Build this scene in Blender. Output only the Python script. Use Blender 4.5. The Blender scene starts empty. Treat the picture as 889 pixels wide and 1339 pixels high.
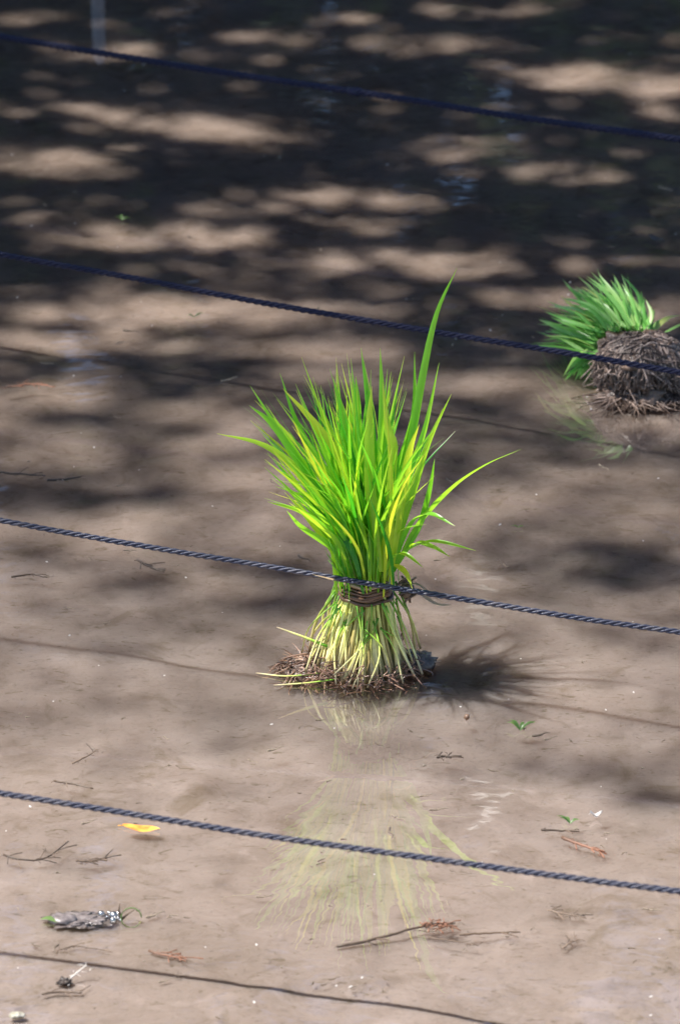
import bpy, bmesh, math, random
from mathutils import Vector, Matrix, noise

SC = bpy.context.scene
COL = SC.collection
R = math.radians
rnd = random.Random(7)

# ------------------------------------------------------------------ camera
TH = R(25.0); FPX = 7700.0; D = 4.05
RIGHT = Vector((1, 0, 0)); UP = Vector((0, math.sin(TH), math.cos(TH))); FWD = Vector((0, math.cos(TH), -math.sin(TH)))
CAM = -D * (FWD + RIGHT * (30.5 / FPX) - UP * (200.5 / FPX))
cd = bpy.data.cameras.new('camera'); cam = bpy.data.objects.new('camera', cd); COL.objects.link(cam)
cam.location = CAM; cam.rotation_euler = (math.pi / 2 - TH, 0, 0)
cd.sensor_fit = 'VERTICAL'; cd.sensor_height = 36.0; cd.lens = FPX * 36 / 1339
cd.clip_end = 2000; cd.clip_start = 0.05
cd.dof.use_dof = True; cd.dof.focus_distance = (-CAM).dot(FWD) - 0.01; cd.dof.aperture_fstop = 15
SC.camera = cam

def ray(u, v):
    return (FWD + RIGHT * ((u - 444.5) / FPX) - UP * ((v - 669.5) / FPX))
def at(u, v, z=0.0):            # point of the horizontal plane z that the photo shows at (u, v)
    d = ray(u, v); return CAM + d * ((z - CAM.z) / d.z)
def aty(u, v, y=0.0):           # same for the upright plane y
    d = ray(u, v); return CAM + d * ((y - CAM.y) / d.y)

# ------------------------------------------------------------------ sun
EL = R(63); AZ = R(1)          # the shadows fall to the right
SUN = Vector((-math.cos(AZ) * math.cos(EL), math.sin(AZ) * math.cos(EL), math.sin(EL)))   # towards the sun
sl = bpy.data.lights.new('sun', 'SUN'); sl.energy = 4.6; sl.angle = R(0.53); sl.color = (1.0, 0.965, 0.925)
so = bpy.data.objects.new('sun', sl); COL.objects.link(so)
so.rotation_euler = (-SUN).to_track_quat('-Z', 'Y').to_euler(); so.location = SUN * 20
w = bpy.data.worlds.new('World'); SC.world = w; w.use_nodes = True
nt = w.node_tree; bg = nt.nodes['Background']
sky = nt.nodes.new('ShaderNodeTexSky'); sky.sky_type = 'NISHITA'; sky.sun_disc = False
sky.sun_elevation = EL; sky.ozone_density = 4.0; sky.dust_density = 0.3; sky.sun_rotation = math.atan2(SUN.x, SUN.y)
nt.links.new(sky.outputs[0], bg.inputs[0]); bg.inputs[1].default_value = 0.08
SC.view_settings.view_transform = 'Standard'; SC.view_settings.look = 'None'
SC.view_settings.gamma = 1; SC.view_settings.use_curve_mapping = False
SC.view_settings.exposure = 1.0
SC.cycles.transparent_max_bounces = 10
SC.cycles.max_bounces = 6; SC.cycles.diffuse_bounces = 3; SC.cycles.glossy_bounces = 2; SC.cycles.transmission_bounces = 3
SC.cycles.use_adaptive_sampling = True; SC.cycles.adaptive_threshold = 0.02

# ------------------------------------------------------------------ helpers
def link(o, parent=None):
    COL.objects.link(o)
    if parent: o.parent = parent
    return o
def tag(o, label=None, cat=None, group=None, kind=None):
    if label: o['label'] = label
    if cat: o['category'] = cat
    if group: o['group'] = group
    if kind: o['kind'] = kind
    return o
def thing(name, loc, label, cat, group=None, rz=0):
    o = bpy.data.objects.new(name, None); o.location = loc; o.rotation_euler.z = rz
    o.empty_display_size = 0.02
    link(o); return tag(o, label, cat, group)

class MB:
    def __init__(s): s.v = []; s.f = []; s.t = []; s.tv = 0.5; s.base = 0.5; s.g = []
    def vert(s, p, along=0.0): s.v.append(tuple(p)); s.t.append(s.tv); s.g.append(along); return len(s.v) - 1
    def face(s, *i): s.f.append(i)
    def tube(s, pts, rad, n=6, cap=True):
        m = len(pts); rings = []
        ref = Vector((0.31, 0.22, 0.93))
        for i, p in enumerate(pts):
            p = Vector(p)
            T = (Vector(pts[min(i + 1, m - 1)]) - Vector(pts[max(i - 1, 0)])).normalized()
            if i == 0:
                a = T.cross(ref)
                if a.length < 1e-3: a = T.cross(Vector((1, 0, 0)))
                a.normalize()
            else:
                a = (a - T * a.dot(T)).normalized()
            b = T.cross(a)
            r = rad[i] if isinstance(rad, (list, tuple)) else rad
            rings.append([s.vert(p + (a * math.cos(q) + b * math.sin(q)) * r, i / (m - 1)) for q in [2 * math.pi * k / n for k in range(n)]])
        for i in range(m - 1):
            for k in range(n):
                s.face(rings[i][k], rings[i][(k + 1) % n], rings[i + 1][(k + 1) % n], rings[i + 1][k])
        if cap:
            s.face(*rings[0][::-1]); s.face(*rings[-1])
    def blade(s, pts, wid, roll=0.0, fold=0.25, twist=0.0, n=14):
        P = bez(pts, n); m = len(P)
        ax = rnd.uniform(-1, 1)
        base = Vector((math.cos(roll), math.sin(roll), 0.05))
        rows = []
        for i, p in enumerate(P):
            T = (P[min(i + 1, m - 1)] - P[max(i - 1, 0)]).normalized()
            q = i / (m - 1)
            a = base - T * base.dot(T); a.normalize()
            b = T.cross(a)
            tw = twist * q
            a2 = a * math.cos(tw) + b * math.sin(tw); b2 = T.cross(a2)
            wq = wid * (0.34 + 0.66 * min(1, q / 0.4) ** 0.9) * (1 - max(0, (q - 0.40) / 0.60) ** 1.45) * 0.5 + 0.00008
            rows.append((s.vert(p - a2 * wq + b2 * wq * fold, q), s.vert(p - b2 * wq * fold * .3, q), s.vert(p + a2 * wq + b2 * wq * fold, q)))
        for i in range(m - 1):
            A = rows[i]; B = rows[i + 1]
            s.face(A[0], A[1], B[1], B[0]); s.face(A[1], A[2], B[2], B[1])
    def build(s, name, mat, parent=None, smooth=True, loc=None):
        me = bpy.data.meshes.new(name); 
        if loc is not None:
            s.v = [(x - loc[0], y - loc[1], z - loc[2]) for x, y, z in s.v]
        me.from_pydata(s.v, [], s.f); me.update()
        a = me.attributes.new('tint', 'FLOAT', 'POINT'); a.data.foreach_set('value', s.t)
        a = me.attributes.new('along', 'FLOAT', 'POINT'); a.data.foreach_set('value', s.g)
        if smooth: me.polygons.foreach_set('use_smooth', [True] * len(me.polygons))
        me.materials.append(mat)
        o = bpy.data.objects.new(name, me)
        if loc is not None: o.location = loc
        return link(o, parent)

def bez(c, n):
    """smooth curve through control points (Catmull-Rom)"""
    c = [Vector(x) for x in c]
    if len(c) == 2: return [c[0].lerp(c[1], i / n) for i in range(n + 1)]
    e = [c[0] * 2 - c[1]] + c + [c[-1] * 2 - c[-2]]
    out = []; m = len(c) - 1
    for i in range(n + 1):
        t = i / n * m; k = min(int(t), m - 1); t -= k
        p0, p1, p2, p3 = e[k], e[k + 1], e[k + 2], e[k + 3]
        out.append(0.5 * ((2 * p1) + (p2 - p0) * t + (2 * p0 - 5 * p1 + 4 * p2 - p3) * t * t + (3 * p1 - p0 - 3 * p2 + p3) * t ** 3))
    return out

# ------------------------------------------------------------------ materials
class N:
    def __init__(s, name):
        s.m = bpy.data.materials.new(name); s.m.use_nodes = True; s.t = s.m.node_tree
        for n in list(s.t.nodes): s.t.nodes.remove(n)
        s.out = s.t.nodes.new('ShaderNodeOutputMaterial')
    def n(s, typ, **kw):
        x = s.t.nodes.new('ShaderNode' + typ)
        for k, v in kw.items():
            if k.startswith('_'): x.inputs[k[1:].replace('_', ' ')].default_value = v
            else: setattr(x, k, v)
        return x
    def l(s, a, b): s.t.links.new(a, b)
    def coords(s, scale=(1, 1, 1), kind='Object'):
        tc = s.n('TexCoord'); mp = s.n('Mapping'); mp.inputs['Scale'].default_value = scale
        if kind == 'World':
            g = s.n('NewGeometry'); s.l(g.outputs['Position'], mp.inputs[0])
        else: s.l(tc.outputs[kind], mp.inputs[0])
        return mp.outputs[0]
    def noise(s, co, scale, detail=4, rough=.55, dist=0):
        x = s.n('TexNoise'); x.inputs['Scale'].default_value = scale; x.inputs['Detail'].default_value = detail
        x.inputs['Roughness'].default_value = rough; x.inputs['Distortion'].default_value = dist
        s.l(co, x.inputs['Vector']); return x.outputs['Fac']
    def ramp(s, fac, stops):
        x = s.n('ValToRGB'); e = x.color_ramp.elements
        while len(e) < len(stops): e.new(0.5)
        for q, (p, c) in zip(e, stops):
            q.position = p; q.color = (c[0], c[1], c[2], 1) if not isinstance(c, (int, float)) else (c, c, c, 1)
        s.l(fac, x.inputs[0]); return x.outputs[0]
    def mix(s, fac, a, b, typ='MIX'):
        x = s.n('Mix', data_type='RGBA', blend_type=typ)
        for i, val in ((0, fac), (6, a), (7, b)):
            if hasattr(val, 'is_linked'): s.l(val, x.inputs[i])
            elif i == 0: x.inputs[0].default_value = val
            else: x.inputs[i].default_value = (*val, 1)
        return x.outputs[2]
    def math(s, op, a, b=0.0, clamp=False):
        x = s.n('Math', operation=op, use_clamp=clamp)
        for i, val in ((0, a), (1, b)):
            if hasattr(val, 'is_linked'): s.l(val, x.inputs[i])
            else: x.inputs[i].default_value = val
        return x.outputs[0]
    def bump(s, h, strength, dist):
        b = s.n('Bump'); b.inputs['Strength'].default_value = strength; b.inputs['Distance'].default_value = dist
        s.l(h, b.inputs['Height']); return b.outputs[0]

def mat_mud():
    k = N('wet_mud'); co = k.coords(kind='World')
    big = k.noise(co, 5.0, 5, .6, .4); mid = k.noise(co, 28, 6, .62, .6); fine = k.noise(co, 260, 4, .7)
    c = k.ramp(big, [(.32, (.205, .162, .138)), (.5, (.265, .215, .193)), (.68, (.295, .245, .226))])
    c = k.mix(.55, c, k.ramp(mid, [(.3, (.15, .115, .095)), (.47, (.26, .210, .187)), (.7, (.305, .253, .234))]))
    sp = k.ramp(fine, [(.3, .62), (.43, 1.0), (.7, 1.06)])
    c = k.mix(.6, c, sp, 'MULTIPLY')
    stn = k.noise(co, 17, 6, .68, 1.4)
    c = k.mix(k.ramp(stn, [(.56, 0.0), (.70, .6)]), c, (.13, .095, .06))
    c = k.mix(k.ramp(k.noise(co, 33, 5, .6, .8), [(.30, .45), (.42, 0.0)]), c, (.36, .30, .28))
    # bits of rotted straw pressed in the silt
    mp = k.n('Mapping'); mp.inputs['Scale'].default_value = (1, 2.6, 1); mp.inputs['Rotation'].default_value = (0, 0, .25); k.l(co, mp.inputs[0])
    st = k.noise(mp.outputs[0], 75, 5, .65, 1.2)
    c = k.mix(k.ramp(st, [(.60, 0.0), (.68, .65)]), c, (.10, .075, .04))
    vo = k.n('TexVoronoi'); vo.inputs['Scale'].default_value = 60; k.l(mp.outputs[0], vo.inputs['Vector'])
    gate = k.ramp(k.noise(co, 9, 2), [(.45, 0.0), (.6, 1.0)])
    c = k.mix(k.math('MULTIPLY', k.ramp(vo.outputs['Distance'], [(.05, .7), (.13, 0.0)]), gate), c, (.06, .045, .03))
    p = k.n('BsdfPrincipled'); k.l(c, p.inputs['Base Color'])
    p.inputs['Roughness'].default_value = .75; p.inputs['Specular IOR Level'].default_value = .15
    p.inputs['Subsurface Weight'].default_value = 1.0; p.inputs['Subsurface Radius'].default_value = (1.0, .9, .8)
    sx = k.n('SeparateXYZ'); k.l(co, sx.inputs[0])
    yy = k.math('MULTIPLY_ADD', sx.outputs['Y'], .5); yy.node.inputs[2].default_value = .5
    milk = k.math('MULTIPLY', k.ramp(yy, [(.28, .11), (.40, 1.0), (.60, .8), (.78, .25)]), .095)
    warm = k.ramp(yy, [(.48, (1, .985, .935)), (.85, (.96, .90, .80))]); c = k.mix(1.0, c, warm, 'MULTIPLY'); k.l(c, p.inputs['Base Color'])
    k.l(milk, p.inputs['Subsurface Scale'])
    k.l(k.bump(k.math('ADD', mid, k.math('MULTIPLY', fine, .25)), .5, .006), p.inputs['Normal'])
    k.l(p.outputs[0], k.out.inputs[0]); return k.m

def mat_water():
    k = N('paddy_water'); co = k.coords(kind='World')
    mp = k.n('Mapping'); mp.inputs['Scale'].default_value = (1, 1.5, 1); mp.inputs['Rotation'].default_value = (0, 0, -.12); k.l(co, mp.inputs[0])
    r1 = k.noise(mp.outputs[0], 9, 3, .5, .3); r2 = k.noise(mp.outputs[0], 48, 2, .5)
    h = k.math('ADD', r1, k.math('MULTIPLY', r2, .035))
    nrm = k.bump(h, .042, .010)
    fr = k.n('Fresnel'); fr.inputs['IOR'].default_value = 1.5; k.l(nrm, fr.inputs['Normal'])
    tr = k.n('BsdfTransparent'); tr.inputs[0].default_value = (1, 1, 1, 1)
    silt = k.n('BsdfDiffuse'); silt.inputs[0].default_value = (.30, .26, .24, 1)
    wisp = k.noise(mp.outputs[0], 6.5, 5, .55, 1.0)
    clump = k.noise(co, 1.6, 2)
    sf = k.math('MULTIPLY', k.ramp(wisp, [(.36, 0.0), (.66, .06)]), k.ramp(clump, [(.38, .35), (.6, 1.0)]))
    m1 = k.n('MixShader'); k.l(sf, m1.inputs[0]); k.l(tr.outputs[0], m1.inputs[1]); k.l(silt.outputs[0], m1.inputs[2])
    gl = k.n('BsdfGlossy'); gl.inputs['Roughness'].default_value = .015; k.l(nrm, gl.inputs['Normal'])
    m2 = k.n('MixShader'); k.l(k.math('MULTIPLY', fr.outputs[0], 2.0, True), m2.inputs[0]); k.l(m1.outputs[0], m2.inputs[1]); k.l(gl.outputs[0], m2.inputs[2])
    k.l(m2.outputs[0], k.out.inputs[0]); return k.m

def mat_leaf(name, cols, tcol, trans=.45, rough=.32, spec=.55, tipc=(.55, .42, .18)):
    """two-sided leaf: diffuse and gloss on top, light let through from behind; 'tint' differs leaf by leaf"""
    k = N(name)
    a = k.n('Attribute', attribute_name='tint'); al = k.n('Attribute', attribute_name='along')
    n = len(cols); c = k.ramp(a.outputs['Fac'], [(i / (n - 1), q) for i, q in enumerate(cols)])
    tc = k.ramp(a.outputs['Fac'], [(i / (n - 1), q) for i, q in enumerate(tcol)])
    co = k.coords(); v = k.noise(co, 120, 3)
    c = k.mix(.5, c, k.ramp(v, [(.3, .72), (.7, 1.12)]), 'MULTIPLY')
    if tipc: 
        f = k.ramp(al.outputs['Fac'], [(.9, 0.0), (1.0, .7)]); c = k.mix(f, c, tipc)
    p = k.n('BsdfPrincipled'); k.l(c, p.inputs['Base Color']); p.inputs['Roughness'].default_value = rough
    p.inputs['Specular IOR Level'].default_value = spec
    t = k.n('BsdfTranslucent'); k.l(tc, t.inputs[0])
    m = k.n('MixShader'); m.inputs[0].default_value = trans
    k.l(p.outputs[0], m.inputs[1]); k.l(t.outputs[0], m.inputs[2]); k.l(m.outputs[0], k.out.inputs[0]); return k.m

def mat_along(name, stops, rough=.6, tintamt=.5, bumps=0.0, spec=.4, scale=300, alongmix=True):
    k = N(name)
    a = k.n('Attribute', attribute_name='tint'); al = k.n('Attribute', attribute_name='along')
    src = al.outputs['Fac'] if alongmix else a.outputs['Fac']
    c = k.ramp(src, stops)
    c = k.mix(tintamt, c, k.ramp(a.outputs['Fac'], [(0, (.35, .24, .13)), (.25, (.62, .60, .28)), (.5, (1, 1, .8)), (1, (1.25, 1.2, 1.05))] if name == 'rice_stalk' else [(0, .5), (.5, 1), (1, 1.2)]), 'MULTIPLY')
    if name == 'navy_rope': c = k.mix(k.ramp(k.noise(k.coords((1, 1, 1)), 38, 5, .75), [(.5, 0.0), (.68, .6)]), c, (.12, .10, .10))
    co = k.coords(); v = k.noise(co, scale, 3)
    c = k.mix(.5, c, k.ramp(v, [(.3, .6), (.7, 1.2)]), 'MULTIPLY')
    p = k.n('BsdfPrincipled'); k.l(c, p.inputs['Base Color']); p.inputs['Roughness'].default_value = rough
    p.inputs['Specular IOR Level'].default_value = spec
    if bumps: k.l(k.bump(v, bumps, .001), p.inputs['Normal'])
    k.l(p.outputs[0], k.out.inputs[0]); return k.m

def mat_plain(name, c1, c2, scale=80, rough=.6, spec=.4, bumps=.3, bd=.002):
    k = N(name); co = k.coords(); v = k.noise(co, scale, 5)
    p = k.n('BsdfPrincipled'); k.l(k.ramp(v, [(.3, c1), (.7, c2)]), p.inputs['Base Color'])
    p.inputs['Roughness'].default_value = rough; p.inputs['Specular IOR Level'].default_value = spec
    if bumps: k.l(k.bump(v, bumps, bd), p.inputs['Normal'])
    k.l(p.outputs[0], k.out.inputs[0]); return k.m

MUD = mat_mud(); WATER = mat_water()
BLADE = mat_leaf('rice_blade', [(.03, .20, .02), (.09, .38, .03), (.18, .52, .04), (.34, .62, .05), (.55, .68, .05)],
                 [(.12, .62, .02), (.30, .85, .03), (.5, .95, .04), (.75, .97, .04), (.95, .95, .05)], trans=.55)
BLADE2 = mat_leaf('rice_blade_cool', [(.10, .30, .05), (.20, .46, .10), (.32, .58, .18), (.46, .62, .22), (.60, .60, .16)],
                 [(.15, .6, .10), (.3, .75, .14), (.45, .82, .18), (.6, .85, .2), (.85, .85, .1)], trans=.45)
STALK = mat_along('rice_stalk', [(0, (.36, .27, .19)), (.10, (.70, .60, .38)), (.28, (.97, .90, .42)), (.5, (.80, .80, .26)), (.72, (.34, .58, .07)), (1, (.12, .40, .03))], rough=.35, tintamt=.75)
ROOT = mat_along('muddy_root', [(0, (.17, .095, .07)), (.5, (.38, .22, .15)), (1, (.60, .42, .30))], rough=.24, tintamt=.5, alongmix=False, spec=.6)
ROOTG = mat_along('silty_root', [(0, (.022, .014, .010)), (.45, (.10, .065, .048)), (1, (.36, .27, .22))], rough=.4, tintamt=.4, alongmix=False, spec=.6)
MUDLUMP = mat_plain('root_mud', (.05, .030, .020), (.19, .125, .09), 140, .25, .6, .8, .004)
STRAW = mat_along('straw_tie', [(0, (.10, .05, .025)), (.5, (.24, .13, .07)), (1, (.42, .30, .18))], rough=.35, tintamt=.3, alongmix=False, spec=.6)
ROPE = mat_along('navy_rope', [(0, (.013, .015, .040)), (1, (.020, .024, .055))], rough=.36, tintamt=.2, bumps=.4, scale=2500, spec=.75)
TWIG = mat_along('wet_twig', [(0, (.06, .042, .03)), (.5, (.15, .10, .065)), (1, (.27, .19, .13))], rough=.45, tintamt=.3, alongmix=False)
CRUMB = mat_along('rotted_straw', [(0, (.08, .06, .04)), (.5, (.17, .125, .085)), (1, (.30, .24, .17))], rough=.6, tintamt=.2, alongmix=False)
RUST = mat_along('red_brown_twig', [(0, (.14, .08, .05)), (1, (.36, .15, .08))], rough=.5, tintamt=.3)
STONE = mat_plain('stone', (.22, .2, .12), (.6, .55, .45), 300, .3, .6, .5)
YELLOW = mat_plain('yellow_leaf', (.60, .11, .02), (.88, .50, .09), 130, .4, .4, .2)
GREENBIT = mat_leaf('green_bit', [(.08, .17, .04), (.18, .28, .09)], [(.15, .3, .05), (.3, .4, .1)], trans=.35)
PALE = mat_plain('pale_straw', (.55, .48, .40), (.75, .7, .64), 90, .35, .5, .2)
DARK = mat_plain('rotten_leaf', (.03, .022, .018), (.08, .055, .04), 90, .4, .5, .4)
SPECK = mat_plain('pale_speck', (.5, .45, .4), (.8, .78, .75), 300, .3, .6, .2)
BARK = mat_plain('bark', (.06, .045, .03), (.14, .11, .08), 12, .85, .2, .8, .01)
POST = mat_plain('weathered_post', (.22, .23, .24), (.42, .42, .43), 60, .5, .3, .3)
CANOPY = mat_leaf('tree_leaf', [(.018, .036, .014), (.035, .065, .02)], [(.03, .07, .02), (.05, .10, .02)], trans=.12)
GRASSB = mat_plain('bank_grass', (.03, .06, .015), (.07, .11, .03), 4, .8, .2, .6, .05)

kb = N('bubble_film'); fr = kb.n('LayerWeight'); fr.inputs[0].default_value = .35
g1 = kb.n('BsdfGlossy'); g1.inputs['Roughness'].default_value = .22; t1 = kb.n('BsdfTransparent')
mm = kb.n('MixShader'); kb.l(kb.math('MAXIMUM', fr.outputs['Fresnel'], .45), mm.inputs[0]); kb.l(t1.outputs[0], mm.inputs[1]); kb.l(g1.outputs[0], mm.inputs[2]); kb.l(mm.outputs[0], kb.out.inputs[0])
BUBBLE = kb.m

# ------------------------------------------------------------------ ground and water
def axis(lo, hi, step, far, grow=1.35):
    a = [lo + i * step for i in range(int(round((hi - lo) / step)) + 1)]
    s = step; x = a[-1]
    while x < far: s *= grow; x += s; a.append(x)
    s = step; x = a[0]
    while x > -far: s *= grow; x -= s; a.insert(0, x)
    return a
def mud_z(x, y):
    p = Vector((x, y, 0))
    near = math.exp(-((x / 6) ** 2 + (y / 6) ** 2))
    z = -.0095 + near * (.004 * noise.noise(p * 4.2) + .0035 * noise.noise(p * 17 + Vector((3, 1, 0))) + .0012 * noise.noise(p * 60))
    z += near * .006 * min(1, max(0, (-.12 - y) / .25))
    z = min(z, -.0022)
    if y > 9: z += min(1.0, (y - 9) / 1.2) * .35
    if abs(x) > 14: z += min(1.0, (abs(x) - 14) / 1.2) * .35
    return z
b = MB(); xs = axis(-.42, .42, .006, 250); ys = axis(-.75, 1.3, .006, 250)
idx = [[b.vert((x, y, mud_z(x, y))) for x in xs] for y in ys]
for j in range(len(ys) - 1):
    for i in range(len(xs) - 1): b.face(idx[j][i], idx[j][i + 1], idx[j + 1][i + 1], idx[j + 1][i])
tag(b.build('mud_ground', MUD), kind='structure')
b = MB(); q = [b.vert(p) for p in ((-14.2, -9, 0), (14.2, -9, 0), (14.2, 9.4, 0), (-14.2, 9.4, 0))]; b.face(*q)
tag(b.build('water', WATER, smooth=False), kind='structure')
b = MB(); bx = axis(-16, 16, 1.0, 200); by = [9.6, 9.9, 10.3, 11, 12, 14, 18, 30, 80, 240]
idx = [[b.vert((x, y, .28 + (0 if y < 9.7 else .12) + .05 * noise.noise(Vector((x, y, 2))))) for x in bx] for y in by]
for j in range(len(by) - 1):
    for i in range(len(bx) - 1): b.face(idx[j][i], idx[j][i + 1], idx[j + 1][i + 1], idx[j + 1][i])
tag(b.build('grass_bank', GRASSB), kind='structure')

# ------------------------------------------------------------------ ropes
ROPE_SHADED = mat_along('shaded_navy_rope', [(0, (.006, .007, .030)), (1, (.009, .010, .042))], rough=.5, tintamt=.2, bumps=.4, scale=2500, spec=.4)  # same navy rope, shade put into the colour for the two back ropes
def rope(label, a, b_, ha, hb, mat=ROPE, sag=.004, knots=(), touch=None, ext=(-1.1, 2.1), diam=.0041, lay=.019):
    """a, b_: where it crosses the photo's left and right edge; ha, hb: its height over the water there"""
    A = at(*a, ha); B = at(*b_, hb); L = (B - A).length
    s0, s1 = ext; n = int((s1 - s0) * L / lay * 9)
    root = thing('rope', A.lerp(B, .5), label, 'rope', 'planting ropes strung over the paddy')
    def c(s):
        p = A.lerp(B, s); p = p + Vector((0, 0, sag * ((2 * s - 1) ** 2 - 1) * .5))
        q = Vector((s * 4, a[1] * .01, 0)); p += Vector((0, noise.noise(q) * .0008, noise.noise(q + Vector((9, 0, 0))) * .0012))
        if touch:
            st, dy = touch; p.y += dy * math.exp(-((s - st) / .08) ** 2)
        return p
    for k in range(3):
        m = MB(); m.tv = .5 + .2 * k; pts = []
        for i in range(n + 1):
            s = s0 + (s1 - s0) * i / n; p = c(s); T = (B - A).normalized()
            u = T.cross(Vector((0, 0, 1))).normalized(); v = u.cross(T)
            jit = 1 + .08 * noise.noise(Vector((s * 30, k, a[1])))
            ang = 2 * math.pi * (s * L / lay * (1 + .0) + k / 3) + .5 * noise.noise(Vector((s * 9, 0, a[1])))
            pts.append(p + (u * math.cos(ang) + v * math.sin(ang)) * diam * .29 * jit - root.location)
        m.tube(pts, diam * .24, 7)
        m.build('strand', mat, root)
    for (s, r) in knots:
        m = MB(); p = c(s) - root.location; T = (B - A).normalized(); u = T.cross(Vector((0, 0, 1))).normalized(); v = u.cross(T)
        pts = [p + T * (.006 * math.sin(t * .5) * .6) + (u * math.cos(t * 1.0) + v * math.sin(t * 1.0)) * r * .62 + T * .003 * math.cos(t * 2.3) for t in [i * .35 for i in range(46)]]
        m.tube(pts, diam * .33, 6); m.build('knot', mat, root)
    return c
rope('dark rope stretched farthest back across the shaded water, with a small knot', (0, 47), (889, 183), .085, .075, mat=ROPE_SHADED, knots=[(.53, .0036)], diam=.0056)
rope('dark rope passing behind the upright seedling bundle and in front of the lying one', (0, 332), (889, 487), .075, .062, mat=ROPE_SHADED, diam=.0047)
rope('dark twisted rope pressed against the tie of the upright seedling bundle', (0, 680), (889, 827), .089, .065, knots=[])
rope('dark twisted rope nearest the viewer, over the pale mud below the upright bundle', (0, 1037), (889, 1167), .119, .108)

# ------------------------------------------------------------------ upright seedling bundle
def fibres(m, n, c, r0, r1, zlo, zhi, rad, ang=(0, 6.283), wob=.006, rr=None, lmin=.02, lmax=.05):
    for _ in range(n):
        a = rnd.uniform(*ang); r = r0 * rnd.random() ** .5; 
        p = Vector((c[0] + r * math.cos(a), c[1] + r * math.sin(a) * .68, rnd.uniform(zlo, zhi)))
        a2 = a + rnd.gauss(0, .7); L = rnd.uniform(lmin, lmax); m.tv = rnd.random()
        pts = [p]
        d = Vector((math.cos(a2), math.sin(a2), rnd.uniform(-.5, .25)))
        for k in range(5):
            d += Vector((rnd.gauss(0, .35), rnd.gauss(0, .35), rnd.gauss(-.12, .25)))
            q = pts[-1] + d.normalized() * L / 5
            q.z = max(q.z, -.008); pts.append(q)
        rb = rad * rnd.uniform(.6, 1.3)
        m.tube(bez(pts, 9), [rb * (1 - .07 * i) for i in range(10)], 5)

def lump(m, c, s, seed=0, amp=.25, n=2, fr=2.2, zmin=None):
    bm = bmesh.new(); bmesh.ops.create_icosphere(bm, subdivisions=n, radius=1)
    off = len(m.v)
    for v in bm.verts:
        p = v.co.copy(); k = 1 + amp * noise.noise(p * fr + Vector((seed, seed * 1.7, 0))) + amp * .5 * noise.noise(p * fr * 2.7 + Vector((seed, 0, 3)))
        q = Vector((c[0] + p.x * s[0] * k, c[1] + p.y * s[1] * k, c[2] + p.z * s[2] * k))
        if zmin is not None: q.z = max(q.z, zmin)
        m.vert(q)
    for f in bm.faces: m.face(*[off + v.index for v in f.verts])
    bm.free()
NECK = Vector((.0012, 0, .062))
bundle = thing('rice_seedling_bundle', (0, 0, 0), 'upright bright green rice seedling bundle tied at its waist, standing in the water', 'seedling bundle', 'bundles of rice seedlings left in the paddy')
st = MB(); neckpts = []
NS = 125
for i in range(NS):
    a = rnd.uniform(0, 2 * math.pi); q = math.sqrt(rnd.random()) if i > 62 else rnd.uniform(.85, 1)
    rb = q * .033 * (1 + .10 * math.cos(a - math.pi)); rn = q * .0143
    base = Vector((rb * math.cos(a) + .0015, rb * math.sin(a) * .9, rnd.uniform(-.006, .005)))
    nk = NECK + Vector((rn * math.cos(a + rnd.gauss(0, .2)), rn * math.sin(a + rnd.gauss(0, .2)), 0))
    mid = base.lerp(nk, .5) + Vector((math.cos(a), math.sin(a), 0)) * rnd.uniform(-.006, .001) + Vector((rnd.gauss(0, .0022), rnd.gauss(0, .0022), 0))
    up = nk + Vector(((nk.x - NECK.x) * .7 - .004, (nk.y) * .7, rnd.uniform(.02, .045)))
    st.tv = rnd.random()
    P = bez([base, mid, nk, up], 12); r = rnd.choice([.0009, .0012, .0016, .0019]) * rnd.uniform(.9, 1.1)
    st.tube(P, [r * (1.2 - 1.08 * k / 12) for k in range(13)], 6)
    neckpts.append(nk)
# loose bent stalks and old sheaths about the base
for i in range(60):
    a = rnd.uniform(0, 2 * math.pi); rb = rnd.uniform(.03, .044)
    p0 = Vector((rb * math.cos(a), rb * math.sin(a), rnd.uniform(.0, .012))); p2 = NECK * rnd.uniform(.55, .95) + Vector((math.cos(a), math.sin(a), 0)) * rnd.uniform(.018, .024)
    p2 = Matrix.Rotation(rnd.gauss(0, .5), 3, 'Z') @ p2
    st.tv = rnd.uniform(0, .8); st.tube(bez([p0, p0.lerp(p2, .5) + Vector((rnd.gauss(0, .004), rnd.gauss(0, .004), .003)), p2], 8), rnd.uniform(.0004, .0010), 5)
st.build('stalks', STALK, bundle)
# thin stray stem reaching left, as in the photo
sm = MB(); sm.tv = .7
sm.tube(bez([aty(362, 820, -.012), aty(395, 832, -.012), aty(428, 845, -.014)], 8), [.0004 + .0001 * i for i in range(9)], 5)
sm.tube(bez([at(335, 880, .001), at(375, 884, .002), at(420, 880, .004)], 8), .0005, 5)
sm.tube(bez([at(358, 896, .001), at(400, 893, .002), at(440, 888, .004)], 8), .0005, 5)
sm.build('stray_stem', STALK, bundle)

bl = MB()
def blade_px(pts, wid, y0, y1, tint, roll=0, fold=.25, tw=0.0):
    n = len(pts)
    c = [aty(u, v, y0 + (y1 - y0) * (i / (n - 1)) ** 1.5) for i, (u, v) in enumerate(pts)]
    bl.tv = tint; bl.blade(c, wid, roll, fold, tw, n=20)
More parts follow.
